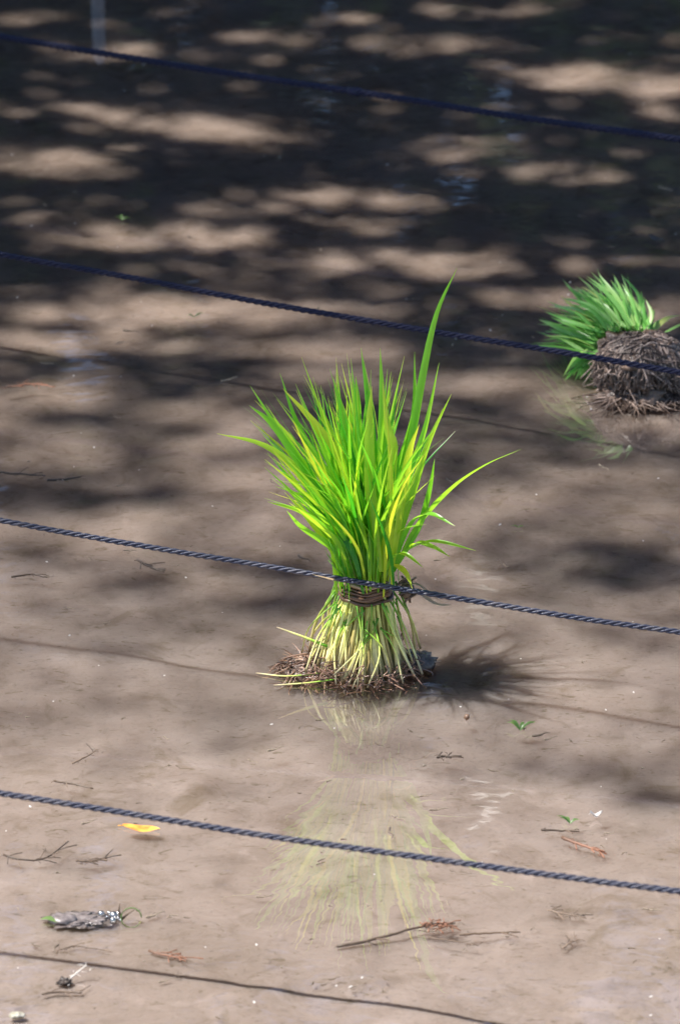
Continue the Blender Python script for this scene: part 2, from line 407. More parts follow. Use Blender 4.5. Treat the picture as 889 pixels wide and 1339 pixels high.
# blades one can single out in the photo: base to tip
for pts, wd, y0, y1, ti, ro, tw in [
    ([(508, 748), (530, 620), (553, 490), (571, 410), (597, 351)], .0054, .00, .030, .42, .1, .2),
    ([(515, 748), (545, 690), (590, 640), (635, 608), (682, 587)], .0062, .00, -.015, .55, .5, .2),
    ([(480, 748), (440, 680), (395, 620), (345, 582), (284, 567)], .0060, .00, -.010, .75, .3, .2),
    ([(478, 750), (430, 665), (375, 578), (327, 504)], .0058, .00, .01, .40, .2, .3),
    ([(475, 750), (420, 650), (360, 560), (326, 530)], .0055, .00, -.01, .33, .2, .3),
    ([(472, 750), (440, 710), (400, 672), (350, 656)], .0052, -.005, -.03, .6, .3, .3),
    ([(470, 752), (432, 715), (395, 690), (375, 668)], .0045, -.01, -.035, .5, .3, .3),
    ([(484, 748), (440, 640), (392, 560), (366, 488)], .0050, .01, .02, .25, .2, .1),
    ([(488, 748), (455, 630), (420, 565), (370, 508)], .0082, -.005, .0, .97, .1, .2),
    ([(490, 748), (462, 600), (448, 540), (435, 493)], .0068, .0, .01, .45, .1, .2),
    ([(492, 748), (470, 600), (468, 530), (465, 492)], .0065, .01, .02, .38, .2, .2),
    ([(497, 748), (490, 620), (482, 530), (472, 455)], .0060, .0, .02, .30, .0, .3),
    ([(500, 748), (500, 610), (500, 530), (497, 455)], .0066, -.005, .01, .5, .1, .3),
    ([(505, 748), (515, 640), (540, 550), (542, 460)], .0060, .0, .02, .35, .3, .3),
    ([(506, 748), (530, 640), (556, 560), (574, 474)], .0058, .01, .03, .45, .3, .3),
    ([(508, 748), (538, 650), (560, 580), (590, 515)], .0058, .0, .01, .62, .3, .4),
    ([(512, 748), (535, 690), (560, 672), (595, 688)], .0062, -.01, -.04, .5, .4, .3),
    ([(514, 748), (530, 722), (566, 708), (622, 720)], .0056, -.008, -.03, .55, .4, .3),
    ([(514, 748), (540, 712), (565, 715), (588, 728)], .0045, -.008, -.02, .6, .4, .3),
    ([(505, 746), (515, 728), (530, 725), (553, 742)], .0050, -.018, -.035, .62, .4, .2),
    ([(512, 738), (522, 742), (532, 752), (539, 770)], .0044, -.018, -.035, .95, .4, .2),
    ([(500, 748), (513, 600), (507, 560), (500, 500)], .0070, -.015, -.01, .9, .0, .2),
    ([(498, 748), (485, 650), (483, 560), (486, 505)], .0078, -.018, -.015, .85, .0, .1),
    ([(512, 748), (528, 640), (536, 590), (548, 555)], .0070, -.018, -.02, .92, .2, .2),
    ([(515, 748), (548, 690), (562, 640), (568, 600)], .0052, -.0, .0, .35, .5, .2)]:
    blade_px(pts, wd, y0, y1, ti, ro + rnd.gauss(0, .1), .28, tw)
for i in range(300):
    nk = NECK + Vector((rnd.gauss(0, .0080), rnd.gauss(0, .0080), rnd.uniform(-.006, .006)))
    hx = rnd.gauss(-.17, .30) + (nk.x - NECK.x) * 12; hy = rnd.gauss(.02, .26) + nk.y * 10
    hx = max(-.72, min(.40, hx)); hy = max(-.55, min(.55, hy))
    big = rnd.random()
    L = (.105 + .060 * big) * (1 - .18 * abs(hx + .1))
    if rnd.random() < .25: L *= .7
    d = Vector((hx, hy, 1)).normalized(); out = Vector((hx, hy, 0))
    k = rnd.uniform(0.0, .30) if rnd.random() < .85 else rnd.uniform(.3, .7)
    p1 = nk + Vector((hx * .35, hy * .35, 1)).normalized() * L * .33
    p2 = p1 + (d + out * k * .3).normalized() * L * .34
    p3 = p2 + (d + out * k + Vector((rnd.gauss(0, .08), rnd.gauss(0, .08), -k * .45))).normalized() * L * .33
    bl.tv = min(1, max(0, rnd.gauss(.45, .32)))
    bl.blade([nk, p1, p2, p3], rnd.uniform(.0022, .0042), rnd.gauss(.15, .9), rnd.uniform(.1, .4), rnd.gauss(0, .7), n=12)
bl.build('leaf_blades', BLADE, bundle)

tie = MB()
def ring(z, r, tube, dz, ph, turns=1.15, squash=.8):
    pts = []
    for i in range(34):
        a = ph + turns * 2 * math.pi * i / 33
        rr = r * (1 + .05 * math.sin(3 * a + ph) + rnd.uniform(-.015, .015))
        pts.append((NECK.x + rr * math.cos(a), rr * math.sin(a), z + dz * math.sin(a + ph) + .0008 * math.sin(5 * a)))
    tie.tube(pts, [tube * (.8 + .3 * math.sin(i * .5 + ph) ** 2) for i in range(34)], 6)
for i in range(15):
    tie.tv = rnd.choice([rnd.uniform(0, .4), rnd.uniform(.3, 1)])
    ring(.0535 + .0009 * i + rnd.uniform(-.001, .001), .0160 + rnd.uniform(-.0006, .0020), rnd.uniform(.0007, .0013), rnd.uniform(-.0022, .0022), rnd.uniform(0, 6))
tie.build('straw_tie', STRAW, bundle)
te = MB(); te.tv = .95
te.blade([aty(455, 762, -.018), aty(432, 756, -.02), aty(408, 751, -.022)], .0022, 1.4, .5, 0, n=8)
te.build('tie_end', STRAW, bundle); te = MB(); te.tv = .95
te.blade([aty(524, 768, -.014), aty(548, 776, -.018), aty(570, 790, -.02), aty(592, 791, -.02)], .0032, 1.2, .4, .5, n=10)
te.build('tie_end', STRAW, bundle); te = MB(); te.tv = .8
te.blade([aty(524, 764, -.014), aty(545, 764, -.018), aty(562, 776, -.02), aty(575, 786, -.02)], .0018, 1.2, .4, .5, n=10)
te.build('tie_end', STRAW, bundle); te = MB()
for i in range(12):
    te.tv = rnd.uniform(.1, .8); c = aty(533, 772, -.012)
    pts = [c + Vector((rnd.gauss(0, .0028), rnd.gauss(0, .003), rnd.gauss(0, .005))) for _ in range(4)]
    te.tube(bez(pts, 9), .0008, 5)
kc = aty(531, 772, -.012); lump(te, kc, (.0035, .004, .006), 3, .5, 3)
te.build('tie_knot', TWIG, bundle)
# root mat: a low ring of muddy roots
rm = MB()
fibres(rm, 240, (-.003, .004), .040, 0, -.003, .002, .0007, lmin=.010, lmax=.028)
fibres(rm, 150, (-.036, .0), .021, 0, -.003, .002, .0006, lmin=.008, lmax=.024)
for _ in range(70):  # fibres lying up on the front of the stalks
    a = rnd.uniform(math.pi * 1.0, math.pi * 2.0); r = rnd.uniform(.031, .04)
    p = Vector((r * math.cos(a), r * math.sin(a) * .9, rnd.uniform(.001, .012))); rm.tv = rnd.uniform(.0, .6)
    pts = [p]
    for k in range(4): pts.append(pts[-1] + Vector((rnd.gauss(0, .004), rnd.gauss(-.0015, .002), rnd.gauss(-.001, .003))))
    for q in pts: q.z = max(q.z, -.001)
    rm.tube(bez(pts, 9), .00045, 4)
rm.build('root_mat', ROOT, bundle)
ml = MB(); lump(ml, (-.003, .006, -.003), (.041, .027, .006), 3, .3, 4, 3.0); lump(ml, (-.036, -.004, -.002), (.02, .014, .004), 5, .4, 3, 2.5)
lump(ml, (.036, .006, -.001), (.013, .014, .007), 8, .4, 3)
ml.build('root_mud', MUDLUMP, bundle)

# ------------------------------------------------------------------ lying seedling bundle, roots towards the viewer
g0 = at(838, 520, 0)
b2 = thing('rice_seedling_bundle', g0, 'rice seedling bundle tipped over with its muddy root ball facing the viewer', 'seedling bundle', 'bundles of rice seedlings left in the paddy')
W = lambda u, v, y: aty(u, v, g0.y + y) - g0
m = MB(); c0 = W(838, 474, .02); lump(m, c0, (.032, .025, .0235), 11, .35, 5, 2.2)
lump(m, c0 + Vector((.002, -.003, -.020)), (.036, .026, .012), 4, .5, 4, 2.4)
m.build('root_ball', MUDLUMP, b2)
m = MB()
for _ in range(1000):
    th = rnd.uniform(-1.6, 1.6); ph = rnd.uniform(-.9, 1.35)
    # start on the face turned to the viewer, run down and outwards over the ball
    dx = math.sin(th) * math.cos(ph); dz = math.sin(ph)
    p = c0 + Vector((dx * .033, -.026 * math.cos(th) * math.cos(ph) + .002, dz * .0245)) * rnd.uniform(1.0, 1.10)
    m.tv = min(1, max(0, rnd.gauss(.55, .3))); pts = [p]; L = rnd.uniform(.012, .04)
    d = Vector((dx * .6, -.25, -.9)) if rnd.random() < .75 else Vector((rnd.gauss(0, 1), -.2, rnd.gauss(0, 1)))
    for k in range(5):
        d += Vector((rnd.gauss(0, .17), rnd.gauss(0, .12), rnd.gauss(0, .17)))
        q = pts[-1] + d.normalized() * L / 5
        rel = q - c0; e = (rel.x / .035) ** 2 + (rel.y / .028) ** 2 + (rel.z / .025) ** 2
        if e < 1 and rel.z > -.02: q = c0 + rel / math.sqrt(max(e, .2))
        elif e > 1.15 and rnd.random() < .85: q = c0 + rel / math.sqrt(e / 1.08)
        q.z = max(q.z, -.006); pts.append(q)
    m.tube(bez(pts, 9), rnd.choice([.0002, .0003, .0004, .0007]), 4)
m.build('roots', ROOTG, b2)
m = MB()
for i in range(80):                                   # muddy skirt of fine roots washed out on the water
    a = rnd.uniform(math.pi * .95, math.pi * 2.0); p = Vector((rnd.uniform(-.03, .03), 0, .002)); p.y = -.022 * math.sqrt(max(0, 1 - (p.x / .036) ** 2)) + .018; m.tv = rnd.uniform(.3, 1)
    L = rnd.uniform(.015, .05); q = p + Vector((math.cos(a) * L, math.sin(a) * L * .8, -.004))
    m.tube(bez([p, p.lerp(q, .5) + Vector((rnd.gauss(0, .003), rnd.gauss(0, .003), 0)), q], 6), .0004, 4)
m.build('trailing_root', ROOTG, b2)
bl = MB(); bp = c0 + Vector((-.008, .022, .002))
for pts, wd, ti, y1 in [
    ([(800, 440), (770, 405), (735, 365)], .0050, .4, .07), ([(800, 435), (775, 390), (752, 375)], .005, .5, .08),
    ([(795, 455), (750, 435), (704, 418)], .0060, .45, .04), ([(795, 460), (755, 450), (722, 440)], .0055, .3, .03),
    ([(800, 450), (765, 425), (728, 403)], .0055, .5, .06), ([(838, 432), (825, 395), (814, 373)], .0070, .7, .05),
    ([(845, 432), (832, 400), (820, 385)], .0060, .5, .05), ([(868, 435), (885, 425), (915, 412)], .0050, .4, .05),
    ([(852, 436), (870, 416), (890, 412)], .0045, .9, .05), ([(850, 436), (862, 418), (875, 420)], .005, .6, .05)]:
    q = [W(u, v, .03 + (y1 - .0) * i / 2) for i, (u, v) in enumerate(pts)]
    bl.tv = ti; bl.blade(q, wd, rnd.gauss(.2, .3), .25, rnd.gauss(0, .4), n=12)
for i in range(210):
    u0 = rnd.uniform(775, 850); v0 = rnd.uniform(428, 480) if u0 < 800 else rnd.uniform(425, 445)
    a = rnd.uniform(R(175), R(70)); a = R(95) + (850 - u0) / 75 * R(68) + rnd.gauss(0, .22); 
    L = rnd.uniform(42, 98) * (1 if a > R(105) else .62)
    u1 = u0 + L * math.cos(a); v1 = v0 - L * math.sin(a) * .85
    p0 = W(u0, v0, .028); p2 = W(u1, v1, .03 + rnd.uniform(.02, .09)); p2.z = max(p2.z, .006)
    pm = p0.lerp(p2, .5) + Vector((rnd.gauss(0, .003), 0, rnd.uniform(0, .008)))
    bl.tv = min(1, max(0, rnd.gauss(.42, .25))); bl.blade([p0, pm, p2], rnd.uniform(.0022, .0038), rnd.gauss(.2, .8), .25, rnd.gauss(0, .6), n=10)
for i in range(26):                                   # a few hang over the left side down to the water
    p0 = W(rnd.uniform(765, 790), rnd.uniform(455, 485), .02); p2 = W(rnd.uniform(735, 775), rnd.uniform(478, 502), .02); p2.z = max(p2.z, .001)
    bl.tv = rnd.uniform(.1, .6); bl.blade([p0, p0.lerp(p2, .5) + Vector((0, 0, .005)), p2], .0035, rnd.gauss(.2, .8), .25, 0, n=8)
bl.build('leaf_blades', BLADE2, b2)

# ------------------------------------------------------------------ small things on the water
def stick(name, label, cat, px, r, mat, z=.0001, tint=.5, group=None, forks=0, zs=None):
    pts = [at(u, v, (zs[i] if zs else z)) for i, (u, v) in enumerate(px)]; o = pts[0].copy(); m = MB(); m.tv = tint
    P = bez(pts, 12); P = [p + Vector((0, rnd.gauss(0, .0004), 0)) for p in P]; L0 = (P[-1] - P[0]).length
    for _ in range(int(6 + 300 * L0)):
        i = rnd.randint(0, 12); q = P[i] + Vector((rnd.gauss(0, .0025), rnd.gauss(0, .002), rnd.uniform(-.0006, .0002))); m.tv = rnd.random(); a = rnd.uniform(0, 6.3); L = rnd.uniform(.001, .0045)
        m.tube([q, q + Vector((math.cos(a), math.sin(a), 0)) * L * .5 + Vector((0, .0003, 0)), q + Vector((math.cos(a + .4), math.sin(a + .4), 0)) * L], rnd.uniform(.0001, .0003), 3)
    m.tv = tint
    m.tube(P, [r * (1 - .5 * i / 12) for i in range(13)], 6)
    for _ in range(forks):
        i = rnd.randint(1, 11); a = rnd.uniform(-1.2, 1.2); T = (P[min(i + 1, 12)] - P[i - 1]).normalized(); L = rnd.uniform(.004, .014)
        d = Vector((T.x * math.cos(a) - T.y * math.sin(a), T.x * math.sin(a) + T.y * math.cos(a), rnd.uniform(0, .2)))
        m.tv = rnd.random(); m.tube([P[i], P[i] + d * L * .5 + Vector((0, .0008, 0)), P[i] + d * L], r * .4, 4)
    ob = m.build(name, mat, loc=o); return tag(ob, label, cat, group)
def leafbit(name, label, cat, u, v, L, wd, ang, mat, z=.0015, group=None, curl=.003, tint=.5):
    c = at(u, v, z); m = MB(); m.tv = tint; d = Vector((math.cos(ang), math.sin(ang), 0)); s = Vector((-d.y, d.x, 0)); rows = []
    for i in range(11):
        q = i / 10; wq = wd * .5 * math.sin(math.pi * (q * .96 + .02)) ** .8; p = c + d * L * (q - .5) + Vector((0, 0, curl * (2 * q - 1) ** 2))
        rows.append([m.vert(p + s * wq * e + Vector((0, 0, curl * .6 * e * e + .0004 * math.sin(9 * q + e))), q) for e in (-1, -.5, 0, .5, 1)])
    for i in range(10):
        for k in range(4): m.face(rows[i][k], rows[i][k + 1], rows[i + 1][k + 1], rows[i + 1][k])
    stem = MB
    m.tube([c - d * L * .5 + Vector((0, 0, curl)), c - d * L * .62 + Vector((0, 0, curl * .6))], wd * .04, 5)
    ob = m.build(name, mat, loc=c); return tag(ob, label, cat, group)

leafbit('fallen_leaf', 'curled orange yellow leaf floating just under the nearest rope at left', 'leaf', 185, 1084, .025, .009, -.22, YELLOW, z=.0004, curl=.0012)
leafbit('fallen_leaf', 'dark rotten leaf lying on the shaded mud at upper right', 'leaf', 858, 313, .018, .008, -.9, DARK, curl=.001)
stick('twig', 'long dark twig with a rust red tuft, lying under the seedling reflection', 'twig', [(440, 1238), (490, 1228), (545, 1213), (595, 1207)], .0011, TWIG, forks=5, tint=.3)
# rust tuft
t_ = MB(); o_ = at(575, 1210, .001)
for _ in range(46):
    p = at(rnd.uniform(556, 590), rnd.uniform(1206, 1215), rnd.uniform(.0005, .003)); q = p + Vector((rnd.uniform(-.006, .008), rnd.uniform(-.006, .006), rnd.uniform(-.001, .002)))
    t_.tv = rnd.random(); t_.tube([p, p.lerp(q, .5) + Vector((0, 0, .0008)), q], .0004, 4)
tag(t_.build('moss_tuft', RUST, loc=o_), 'rust red tuft of moss caught on the end of the long dark twig', 'moss')
stick('twig', 'straight brown twig pointing right from the rust red tuft', 'twig', [(600, 1222), (640, 1220), (680, 1219)], .0008, TWIG, forks=2, tint=.5)
stick('twig', 'thin brown twig just below the straight one right of the rust tuft', 'twig', [(560, 1226), (595, 1231), (625, 1236)], .0006, TWIG, forks=1, tint=.5)
stick('twig', 'reddish brown stick slanting down, right of the seedling reflection', 'twig', [(735, 1095), (760, 1105), (792, 1116)], .0013, RUST, forks=5, tint=.4)
stick('twig', 'short dark stick beside the pale green shoot at lower right', 'twig', [(707, 1085), (730, 1086), (757, 1087)], .0009, TWIG, forks=1, tint=.2)
stick('twig', 'short grey stick above the nearest rope at far left', 'twig', [(72, 1021), (95, 1025), (122, 1031)], .0009, TWIG, forks=1, tint=.35)
stick('twig', 'branched brown twig floating above the third rope gap, left of the bundle', 'twig', [(180, 732), (197, 742), (215, 748)], .0010, TWIG, forks=6, tint=.6)
stick('twig', 'bent brown twig below the knot of foam at lower left', 'twig', [(80, 1242), (100, 1237), (120, 1240), (140, 1243)], .0005, TWIG, forks=2, tint=.4)
stick('twig', 'clotted brown twig right of the foam at lower left', 'twig', [(195, 1243), (220, 1250), (245, 1252)], .0009, RUST, forks=10, tint=.5)
stick('twig', 'brown twig tangle at lower right above the bottom edge', 'twig', [(715, 1190), (740, 1195), (765, 1200)], .0007, TWIG, forks=10, tint=.7)
stick('twig', 'pale brown twig tangle lower right, under the other tangle', 'twig', [(735, 1240), (745, 1233), (757, 1228)], .0007, TWIG, forks=7, tint=.9)
stick('twig', 'dark twig tangle left of the foam patch, below the nearest rope', 'twig', [(5, 1118), (30, 1124), (60, 1122), (90, 1100)], .0008, TWIG, forks=9, tint=.15)
stick('twig', 'brown tangle with pale bits just right of the dark twig tangle', 'twig', [(100, 1125), (118, 1126), (140, 1122)], .0009, TWIG, forks=12, tint=.6)
stick('twig', 'faint thin twig lying between the upright bundle and the nearest rope at left', 'twig', [(95, 998), (112, 990), (128, 980)], .0007, TWIG, forks=2, tint=.8)
stick('twig', 'dark twig floating at left below the shaded band', 'twig', [(15, 755), (40, 751), (62, 755)], .0008, TWIG, forks=4, tint=.2)
stick('straw', 'pale white straw sticking up slantwise near the bottom left corner', 'straw', [(89, 1283), (101, 1272), (113, 1262)], .0007, PALE, zs=[.001, .004, .008])
m = MB(); o_ = at(85, 1285, 0); lump(m, o_ + Vector((0, 0, .0005)), (.004, .0028, .0022), 2, .9, 4, zmin=-.002)
tag(m.build('mud_crumb', DARK, loc=o_), 'dark crumb of mud at the foot of the pale straw', 'mud crumb')
stick('twig', 'dark twig lying flat under the pale straw at bottom left', 'twig', [(55, 1300), (80, 1297), (108, 1299)], .0008, TWIG, forks=5, tint=.3)
m = MB(); o_ = at(22, 1328, 0); lump(m, o_, (.0045, .003, .002), 9, .5, 3, zmin=-.002)
tag(m.build('stone', STONE, loc=o_), 'small pale stone in the bottom left corner', 'stone')
stick('twig', 'dark submerged branch curving along the shade at left, above the third rope', 'twig', [(0, 618), (30, 620), (60, 622)], .0009, TWIG, forks=3, tint=.1)
stick('twig', 'dark twig lying in the left shade just right of the curved branch', 'twig', [(62, 628), (85, 627), (106, 623)], .0010, TWIG, forks=4, tint=.1)
stick('twig', 'orange brown twig on the sunlit patch at far left', 'twig', [(8, 506), (40, 502), (72, 506)], .0008, RUST, forks=8, tint=.5)

def sprig(label, u, v, n, L, mat=GREENBIT, name='green_shoot', spread=3.1, z=.001):
    c = at(u, v, z); m = MB()
    for i in range(n):
        a = rnd.uniform(0, spread); m.tv = rnd.random(); l = L * rnd.uniform(.6, 1.2)
        d = Vector((math.cos(a), math.sin(a) * .8, rnd.uniform(.1, .5)))
        m.blade([c, c + d * l * .5 + Vector((0, 0, l * .15)), c + d * l + Vector((0, 0, -l * .1))], l * .22, a + 1.57, .2, 0, n=6)
    return tag(m.build(name, mat, loc=c), label, 'shoot')
sprig('little green shoot of small leaves floating right of the bundle, below its shadow', 680, 955, 8, .011)
sprig('tiny bright green shoot floating right of the blades, above the third rope', 677, 690, 7, .005)
sprig('faint green shoot in the upper left sunlit patch', 160, 288, 7, .007)
sprig('small green shoot under the second rope at left', 254, 415, 4, .008)
sprig('yellow green shoot beside a short dark stick at lower right', 745, 1077, 7, .009)
leafbit('straw_scrap', 'pale cream scrap floating above the yellow green shoot', 'straw scrap', 779, 1068, .008, .0035, .1, SPECK)
m = MB(); c = at(610, 940, 0); lump(m, c + Vector((0, 0, .0015)), (.002, .002, .002), 4, .5, 2)
tag(m.build('snail_shell', STRAW, loc=c), 'tiny reddish shell floating right below the bundle', 'shell')
stick('twig', 'small dark floating scrap between the bundle and the green shoot', 'twig', [(572, 990), (580, 989), (590, 991)], .0011, TWIG, forks=5, tint=.2)

# foam patch: mud skin with bubbles and a green loop
fo = thing('foam_patch', at(120, 1203, 0), 'floating mud skin with shiny bubbles and a green loop of stem', 'foam patch'); F = fo.location
m = MB(); lump(m, at(104, 1203, -.001) - F, (.019, .009, .0017), 6, .6, 5, 3.2); lump(m, at(83, 1203, .0) - F, (.009, .006, .004), 2, .4, 3)
m.build('mud_skin', mat_plain('mud_skin', (.10, .08, .075), (.27, .225, .205), 200, .18, .6, .7, .002), fo)
for (u, v, r) in [(133, 1195, .0022), (143, 1194, .0013), (149, 1197, .0026), (155, 1195, .0017), (148, 1203, .002), (155, 1201, .0013), (158, 1203, .0012), (140, 1199, .001)]:
    m = MB(); lump(m, at(u, v, r * .5) - F, (r, r, r), 0, 0, 3); m.build('bubble', BUBBLE, fo)
m = MB(); m.tv = .8; c = at(172, 1200, .003) - F
m.tube([c + Vector((.0065 * math.cos(a), .003 * math.sin(a), .0055 * math.sin(a))) for a in [i * .42 for i in range(15)]], .0004, 5); m.build('green_loop', GREENBIT, fo)
m = MB(); p = at(160, 1202, .001) - F
m.tube([p, p + Vector((-.002, 0, .006)), p + Vector((-.001, 0, .012))], [.0012, .0008, .0002], 5); m.tube([p, p + Vector((.004, 0, .004)), p + Vector((.008, 0, .007))], [.0009, .0006, .0002], 5); m.build('dark_thorn', TWIG, fo)
m = MB(); p = at(65, 1205, .001) - F; m.tv = .9; m.blade([p + Vector((.008, -.002, 0)), p + Vector((0, .002, .002)), p + Vector((-.006, .001, .001))], .005, 1.5, .2, 0, n=6); m.build('green_scrap', GREENBIT, fo)

# thin line lying on the mud in front
P0 = at(-60, 1238, -.004); P1 = at(900, 1352, -.004)

# countless-looking but countable specks and straw crumbs: copies of two tiny originals
m = MB(); lump(m, (0, 0, .0003), (.0010, .0008, .0006), 1, .5, 1); sp0 = m.build('floating_speck', SPECK); first = True
for i in range(90):
    u = rnd.uniform(5, 884); v = rnd.uniform(350, 1330) if i < 70 else rnd.uniform(60, 350)
    o = sp0 if first else sp0.copy(); 
    if not first: COL.objects.link(o)
    first = False; o.location = at(u, v, 0); s = rnd.uniform(.3, .95); o.scale = (s * rnd.uniform(.8, 1.8), s, s * .6); o.rotation_euler.z = rnd.uniform(0, 3)
    tag(o, 'tiny pale speck floating on the muddy water', 'speck', 'pale specks floating on the water')
protos = []
for k in range(9):
    m = MB()
    c0_ = Vector((0, 0, .0002)); a = rnd.gauss(0, .5); L = rnd.choice([.002, .003, .005, .009])
    for j in range(1 if k % 3 == 0 else rnd.randint(2, 6)):
        m.tv = rnd.uniform(.3, 1); b_ = a + rnd.gauss(0, 1.0 if j else .2); l = L * (1 if j == 0 else rnd.uniform(.2, .6)); pts = [c0_ + Vector((rnd.gauss(0, .0012), rnd.gauss(0, .0008), 0))]
        for q in range(4):
            b_ += rnd.gauss(0, .55); pts.append(pts[-1] + Vector((math.cos(b_), math.sin(b_), rnd.gauss(0, .08))) * l / 4)
        r0_ = rnd.uniform(.00022, .0006) * (1 if j == 0 else .6)
        m.tube(bez(pts, 8), [r0_ * (1 - .08 * e) * rnd.uniform(.7, 1.3) for e in range(9)], 5)
    protos.append(m.build('straw_crumb', CRUMB)); protos[-1]['used'] = 0
for i in range(230):
    o = protos[i % 9]
    if o['used']: o = o.copy(); COL.objects.link(o)
    else: o['used'] = 1
    v = rnd.uniform(930, 1335) if i < 140 else rnd.uniform(200, 930)
    o.location = at(rnd.uniform(5, 884), v, .0002); o.rotation_euler.z = rnd.gauss(0, .8); s = rnd.uniform(.6, 1.7); o.scale = (s, s, s)
    tag(o, 'small brown crumb of rotted straw scattered on the muddy water', 'straw crumb', 'straw crumbs scattered on the water')
for o in COL.objects:
    if 'used' in o: del o['used']

# pale post beyond the top edge: only its reflection reaches the picture
pp = at(127, -46, 0); m = MB()
m.tube([pp + Vector((0, 0, -.05)), pp + Vector((0, 0, .05)), pp + Vector((.001, 0, .09)), pp + Vector((.001, 0, .092))], [.006, .006, .0055, .003], 12)
tag(m.build('post', POST, loc=pp), 'pale thin post whose reflection streaks the dark water at upper left', 'post')

# ------------------------------------------------------------------ trees
def limb(m, pts, r0, r1, n=8):
    P = bez(pts, 14); m.tube(P, [r0 + (r1 - r0) * i / 14 for i in range(15)], n)
def leafquad(m, c, L, wd):
    d = Vector((rnd.gauss(0, 1), rnd.gauss(0, 1), rnd.gauss(0, .35))).normalized(); nrm = Vector((rnd.gauss(0, .45), rnd.gauss(0, .45), 1)).normalized()
    s = d.cross(nrm).normalized(); m.tv = rnd.random()
    a = [m.vert(c - d * L * .5), m.vert(c - d * L * .1 + s * wd * .5), m.vert(c + d * L * .25 + s * wd * .4), m.vert(c + d * L * .5), m.vert(c + d * L * .25 - s * wd * .4), m.vert(c - d * L * .1 - s * wd * .5)]
    m.face(*a)

# light and shade on the water as the photograph has it: (u, v, half width, half height, weight)
LIT = [(40, 12, 60, 10, .5), (125, 46, 55, 15, .85), (345, 33, 60, 10, .8), (440, 18, 50, 9, .5), (640, 0, 80, 8, .8), (815, 92, 90, 20, 1.1),
       (530, 48, 50, 12, .5), (650, 46, 45, 8, .45), (865, 132, 40, 11, .4), (665, 76, 40, 6, .4), (190, 148, 65, 13, .9), (270, 155, 70, 18, .9), (350, 170, 55, 13, .7),
       (70, 196, 65, 17, .9), (575, 178, 60, 14, .75), (700, 214, 80, 11, .5), (60, 130, 80, 12, .35), (420, 243, 52, 11, .8), (318, 259, 45, 10, .85), (500, 250, 50, 10, .45),
       (215, 296, 115, 15, .85), (60, 276, 40, 10, .5), (440, 277, 60, 10, .7), (440, 322, 80, 11, .65), (560, 332, 80, 16, .75), (700, 374, 50, 16, .75), (780, 332, 40, 8, .45),
       (250, 395, 170, 19, .95), (400, 388, 60, 14, .6), (90, 432, 100, 12, .85), (395, 442, 90, 13, .6), (225, 440, 60, 10, .4), (410, 482, 60, 10, .4), (650, 486, 65, 16, .6), (845, 400, 50, 10, .4),
       (55, 508, 75, 22, .8), (220, 522, 50, 10, .6), (330, 545, 60, 10, .35), (130, 570, 90, 16, .6), (30, 560, 60, 20, .6), (270, 605, 130, 20, .85), (440, 600, 60, 20, .5), (640, 565, 45, 12, .45),
       (760, 608, 70, 10, .8), (850, 640, 60, 12, .6), (790, 672, 90, 12, .6), (620, 655, 60, 18, .6), (70, 668, 110, 20, .9), (310, 660, 120, 24, .95), (610, 700, 50, 14, .5),
       (830, 770, 50, 10, .3), (240, 560, 60, 9, .4), (890, 515, 110, 34, 1.1)]
DRK = [(60, 612, 80, 10, .6), (130, 738, 125, 15, .85), (20, 735, 60, 14, .5), (330, 725, 90, 22, .9), (370, 768, 75, 24, .85), (560, 560, 70, 40, .85), (560, 640, 60, 20, .7), (250, 760, 70, 12, .4), (760, 725, 130, 30, .9), (880, 730, 60, 30, .8),
       (690, 690, 70, 20, .5), (680, 755, 60, 16, .5), (850, 790, 70, 10, .5), (60, 790, 100, 14, .3), (250, 835, 130, 13, .6), (120, 855, 110, 12, .5), (200, 905, 110, 9, .4), (300, 860, 60, 12, .4), (820, 868, 90, 8, .5), (690, 868, 70, 5, .25), (470, 912, 150, 14, .5), (50, 900, 80, 8, .3),
       (130, 955, 80, 11, .55), (250, 948, 70, 10, .4), (780, 985, 100, 16, .8), (850, 1020, 60, 14, .75), (690, 975, 40, 8, .4), (880, 965, 40, 12, .4), (730, 1025, 40, 9, .35), (90, 1120, 50, 9, .3), (620, 800, 80, 8, .25)]
KD = [False]
def shade(u, v):
    if v < 640: base = 1.0 if v < 300 else 1.0 - .17 * (v - 300) / 340
    elif v < 760: base = .83 - .30 * (v - 640) / 120
    elif v < 960: base = .53 - .28 * (v - 760) / 200
    elif v < 1090: base = .25 * (1090 - v) / 130
    else: base = 0
    n_ = noise.noise(Vector((u / 90, v / 26, 1))); base = base + (.22 * n_ if 300 < v < 960 else (.1 * n_ if v <= 300 else 0)) if v < 960 else base
    L = 0
    for cu, cv, ru, rv, wt in LIT:
        e = ((u - cu) / ru / 1.2) ** 2 + ((v - cv) / rv / .95) ** 2
        if e < 4: L = max(L, (wt * .88 if v < 280 else wt * max(.62, .96 - .0008 * (v - 280))) * min(1, max(0, 1.35 - e * .75)))
    K = 0
    for cu, cv, ru, rv, wt in DRK:
        e = ((u - cu) / ru / 1.2) ** 2 + ((v - cv) / rv / .95) ** 2
        if e < 4: K = max(K, wt * min(1, max(0, 1.35 - e * .75)))
    e = ((u - 615) / 215) ** 2 + ((v - 878) / 42) ** 2
    if e < 1.6: base *= min(1, max(0, (e - .7) / .9)); K *= .35 if e < 1 else 1
    KD[0] = K > base * (1 - L) + .05
    return max(0, min(.985, max(base * (1 - L), K)))

